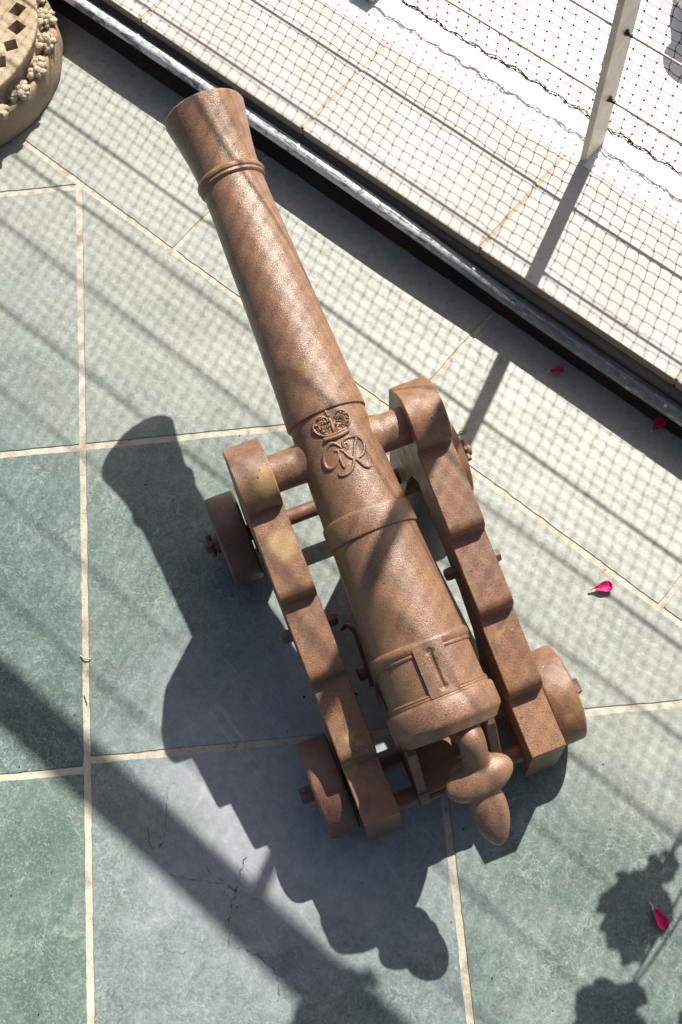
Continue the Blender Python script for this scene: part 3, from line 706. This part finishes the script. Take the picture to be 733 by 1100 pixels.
for s in (-1, 1):
    bm = bmesh.new(); x0, x1 = sorted((s * 0.086, s * 0.1315)); prism(bm, poly, x0, x1)
    x0, x1 = sorted((s * 0.108, s * 0.1300))
    prism(bm, [(0.290, 0.034), (0.550, 0.052), (0.545, 0.110), (0.515, 0.202), (0.470, 0.200), (0.420, 0.180), (0.370, 0.160), (0.320, 0.132), (0.296, 0.100)], x0, x1)
    ck = link('carriage_cheek', bm, RUSTC, cn, 30, bevel=0.0028, segs=3)
    for sx in (-1, 1):
        bm = bmesh.new(); xe = s * 0.1085 + sx * 0.0228
        lathe(bm, [(-0.002, 0.0092), (0.010, 0.0092), (0.0135, 0.0078), (0.0155, 0.0)], Vector((xe, 0.385, 0.182)), (sx, 0, 0), 6)
        link('bolt', bm, RUSTD, ck, 25, bevel=0.0008)
# ---- wheels and axles
def wheel_bm():
    bm = bmesh.new(); R = 0.0635
    pr = [(-0.0205, 0.0), (-0.0205, R - 0.006)] + [(-0.0205 + 0.005 - 0.005 * cos(t), R - 0.006 + 0.006 * sin(t)) for t in (0.5, 1.0, 1.5)] + \
         [(0.0205 - 0.005 + 0.005 * cos(t), R - 0.006 + 0.006 * sin(t)) for t in (1.5, 1.0, 0.5)] + [(0.0205, R - 0.006), (0.0205, 0.020), (0.0220, 0.019), (0.0220, 0.0)]
    lathe(bm, pr, Vector((0, 0, 0)), (1, 0, 0), 72)
    for v in bm.verts: v.co += v.co.normalized() * 0.0009 * noise.noise(v.co * 40)
    return bm
w0 = None
for (y, nut) in ((0.574, 'front'), (0.216, 'rear')):
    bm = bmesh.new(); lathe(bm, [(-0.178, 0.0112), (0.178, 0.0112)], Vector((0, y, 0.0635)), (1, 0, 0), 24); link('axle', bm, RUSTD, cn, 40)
    for s in (-1, 1):
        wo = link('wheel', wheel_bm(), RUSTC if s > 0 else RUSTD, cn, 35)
        wo.location = (s * 0.1545, y, 0.0635); wo.rotation_euler = (random.uniform(0, 6), 0, 0 if s > 0 else pi)
        bm = bmesh.new(); o = Vector((s * 0.1755, y, 0.0635))
        if nut == 'front':
            lathe(bm, [(0, 0.0125), (0.006, 0.0125), (0.0062, 0.0088), (0.0185, 0.0088), (0.0205, 0.0070), (0.021, 0.0)], o, (s, 0, 0), 20)
            for k in range(5):
                a = 2 * pi * k / 5 + 0.4; d = Vector((0, cos(a), sin(a)))
                tube(bm, [o + Vector((s * 0.012, 0, 0)) + d * 0.004, o + Vector((s * 0.012, 0, 0)) + d * 0.0165], 0.0042, 8)
        else:
            box(bm, -0.0005, 0.0165, -0.0095, 0.0095, -0.0095, 0.0095, fn=lambda p: o + Vector((s * p.x, p.y, p.z)))
            tube(bm, [o + Vector((s * 0.009, 0.004, 0.008)), o + Vector((s * 0.009, 0.004, 0.0112))], 0.0032, 10)
        link('linchpin', bm, RUSTD, cn, 30, bevel=0.001)
# ---- tie rod at the rear and stool bed
bm = bmesh.new(); pts = [(-0.089 + 0.178 * k / 24, 0.164, 0.082) for k in range(25)]
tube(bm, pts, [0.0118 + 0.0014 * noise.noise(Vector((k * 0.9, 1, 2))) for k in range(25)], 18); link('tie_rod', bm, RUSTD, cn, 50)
bed = bpy.data.objects.new('stool_bed', None)
bm = bmesh.new()
box(bm, -0.0555, 0.0555, 0.156, 0.300, 0.090, 0.112)
for s in (-1, 1):
    x0, x1 = sorted((s * 0.0440, s * 0.0570))
    prism(bm, [(0.148, 0.073), (0.148, 0.100), (0.163, 0.116), (0.196, 0.178), (0.212, 0.182), (0.30, 0.150), (0.301, 0.075)], x0, x1)
box(bm, -0.047, 0.047, 0.150, 0.158, 0.078, 0.100)
link('stool_bed', bm, RUSTD, cn, 30, bevel=0.0015)
bpy.data.objects.remove(bed)
bm = bmesh.new()
tube(bm, spline([(-0.070, 0.372, 0.172), (-0.064, 0.371, 0.182), (-0.0590, 0.360, 0.185), (-0.0590, 0.335, 0.175), (-0.0600, 0.300, 0.135)], 6), 0.0028, 10)
lathe(bm, [(-0.006, 0.009), (0.006, 0.009), (0.008, 0.006)], Vector((-0.064, 0.318, 0.140)), (-1, 0, 0), 12)
link('hook', bm, RUSTD, cn, 40)

# ================================================================ PETALS AND DEBRIS
def petal(loc, rz, mat, label, L=0.030, tilt=(0.1, 0.1), wide=0.56, curl=0.004):
    bm = bmesh.new(); nx, ny = 16, 8; g = []
    for i in range(nx + 1):
        t = i / nx; row = []
        wd = L * wide * (0.09 + 0.91 * (max(0.0, (t - 0.12) / 0.88) ** 0.9)) * sqrt(max(0.0, 1 - max(0.0, (t - 0.62) / 0.38) ** 2)) * 0.62
        wd = max(wd, L * 0.02)
        for j in range(ny + 1):
            s = -1 + 2 * j / ny
            z = curl * s * s * (0.4 + t) + 0.003 * sin(t * 2.6) + 0.0007 * sin(t * 14 + s * 5)
            row.append(bm.verts.new(((t - 0.5) * L, s * wd, z + 0.0008)))
        g.append(row)
    for i in range(nx):
        for j in range(ny): bm.faces.new((g[i][j], g[i + 1][j], g[i + 1][j + 1], g[i][j + 1]))
    o = link('petal', bm, mat, None, 60); s_ = o.modifiers.new('thick', 'SOLIDIFY'); s_.thickness = 0.0003
    o.location = loc; o.rotation_euler = (tilt[0], tilt[1], rz)
    tag(o, label, 'petal', 'fallen flower petals')
petal((0.338, 0.4495, 0.0028), 0.12, PETAL, 'bright pink petal lying in the sun right of the carriage', 0.032)
petal((0.326, 0.787, 0.0028), 0.1, PETALD, 'crimson petal half in shade near the gutter, closest to the post shadow', 0.026, wide=0.5)
petal((0.457, 0.683, 0.0028), 0.75, PETALD, 'crimson petal in the wall shade beside the pipe at the right edge', 0.026, (0.25, 0.1), wide=0.75)
petal((0.3395, 0.019, 0.0028), -1.15, PETALD, 'narrow dark red petal lying in the leaf shadow at bottom right', 0.036, (0.1, 0.05), wide=0.46)

bm = bmesh.new()
tube(bm, spline([(0.171, 0.699, 0.0035), (0.176, 0.705, 0.006), (0.182, 0.705, 0.005), (0.186, 0.710, 0.004)], 5), [0.0012 + 0.0008 * sin(k) ** 2 for k in range(16)], 6)
tag(link('plant_scrap', bm, DEBRIS, None, 60), 'tiny yellow plant scrap lying in the post shadow beside the right cheek', 'plant scrap')
bm = bmesh.new(); rg = random.Random(2)
tube(bm, spline([(-0.385, 0.425, 0.0035), (-0.378, 0.420, 0.0045), (-0.371, 0.419, 0.0035)], 5), 0.0011, 5)
tag(link('straw_bit', bm, STRAW, None, 60), 'curled bleached straw lying across the pale grout line at left', 'straw', 'straws on the grout line')
bm = bmesh.new()
tube(bm, spline([(-0.380, 0.372, 0.0035), (-0.378, 0.366, 0.0040), (-0.376, 0.359, 0.0035)], 5), 0.0009, 5)
tag(link('straw_bit', bm, STRAW, None, 60), 'short straight straw lying along the pale grout line at left', 'straw', 'straws on the grout line')
bm = bmesh.new()
for (x, y, r) in ((-0.058, 0.340, 0.0028), (-0.050, 0.322, 0.0022), (-0.102, 0.322, 0.0020)): pass
for k in range(70):
    x, y = rg.uniform(-0.5, 0.5), rg.uniform(-0.1, 0.75)
    if (x + y) / R2 > 0.58: continue
    blob(bm, (x, y, 0.0026), rg.uniform(0.0005, 0.0013), 1, (1, rg.uniform(0.6, 1), 0.6), rough=0.5, seed=k)
for (x, y, r) in ((-0.022, 0.352, 0.0026), (-0.012, 0.335, 0.0022), (-0.082, 0.338, 0.0020)): blob(bm, (x, y, 0.0030), r, 2, (1, 0.8, 0.6), rough=0.5)
gr = link('grit', bm, GRIT, None, None); gr['kind'] = 'stuff'; gr['label'] = 'scattered dark grit on the green paving'

# ================================================================ GERANIUMS (outside the frame; the potted one throws the leaf shadows, the hanging one is added)
def leaf(bm, c, nrm, rad, a0):
    nrm = Vector(nrm).normalized(); u = nrm.orthogonal().normalized(); v = nrm.cross(u)
    k = 28; cv = bm.verts.new(c - nrm * rad * 0.10); ring = []
    for i in range(k):
        t = 2 * pi * i / k
        lob = 1 + 0.05 * cos(7 * t) + 0.02 * cos(21 * t)
        if abs(t - pi) < 0.25: lob *= 0.8
        ring.append(bm.verts.new(c + (u * cos(t + a0) + v * sin(t + a0)) * rad * lob + nrm * rad * 0.10 * (1 + cos(7 * t))))
    for i in range(k): bm.faces.new((cv, ring[i], ring[(i + 1) % k]))
def geranium(root, clusters, base):
    base = Vector(base); rg = random.Random(11); ol = root.location
    for (fx, fy, h, rad, n) in clusters:
        c0 = Vector((fx - SHX * h, fy - SHY * h, h)) - ol
        bm = bmesh.new(); mid_ = base.lerp(c0, 0.55) + Vector((rg.uniform(-0.03, 0.03), rg.uniform(-0.03, 0.03), 0.05))
        tube(bm, spline([base, mid_, c0], 8), 0.0018, 8); link('stem', bm, STEM, root, 60)
        bm = bmesh.new()
        for q in range(n):
            a = 2 * pi * q / max(1, n) + rg.uniform(-0.3, 0.3); rd = rad * (0.55 if n > 1 else 0) * rg.uniform(0.8, 1.1)
            p = c0 + Vector((cos(a) * rd, sin(a) * rd, rg.uniform(-0.015, 0.015)))
            tube(bm, [c0, p], 0.0015, 5)
            leaf(bm, p, Vector((rg.uniform(-0.35, 0.35), rg.uniform(-0.35, 0.35), 1)), rad * (0.62 if n > 1 else 1.0) * rg.uniform(0.85, 1.1), rg.uniform(0, 6))
        link('leaf_cluster', bm, LEAF, root, None)
def flowerpot(root, r0, r1, h):
    bm = bmesh.new(); lathe(bm, [(0, r0), (h * 0.8, r1 * 0.96), (h * 0.8, r1 * 1.05), (h, r1 * 1.08), (h, r1 * 0.95), (h * 0.88, r1 * 0.9), (h * 0.88, 0)], Vector((0, 0, 0)), (0, 0, 1), 40); link('pot', bm, TERRA, root, 35)
g1 = thing('potted_geranium', 'geranium with lobed leaves in a terracotta pot standing on the paving', 'plant', (0.80, 0.66, 0.0018))
flowerpot(g1, 0.075, 0.10, 0.19)
geranium(g1, [(0.312, 0.026, 0.50, 0.043, 9), (0.354, 0.072, 0.50, 0.018, 6), (0.258, -0.100, 0.47, 0.043, 9), (0.222, -0.145, 0.47, 0.040, 7), (0.400, 0.012, 0.54, 0.024, 5), (0.392, -0.048, 0.55, 0.026, 6), (0.37, -0.115, 0.53, 0.030, 6)], (0, 0, 0.165))
g2 = thing('added_hanging_geranium', 'added trailing geranium in a terracotta pot on the handrail, out of view, darkening the floor', 'plant', NM(1.09, -0.17, 1.3325))  # added unseen plant; its shade stands in for a dark floor reflection
flowerpot(g2, 0.05, 0.07, 0.11)
geranium(g2, [(-0.062, -0.058, 0.90, 0.042, 6), (-0.050, -0.105, 0.90, 0.048, 6), (-0.092, -0.095, 0.92, 0.042, 5), (-0.117, -0.014, 0.90, 0.024, 3), (-0.045, -0.030, 0.90, 0.022, 3)], (-0.01, -0.01, 0.10))
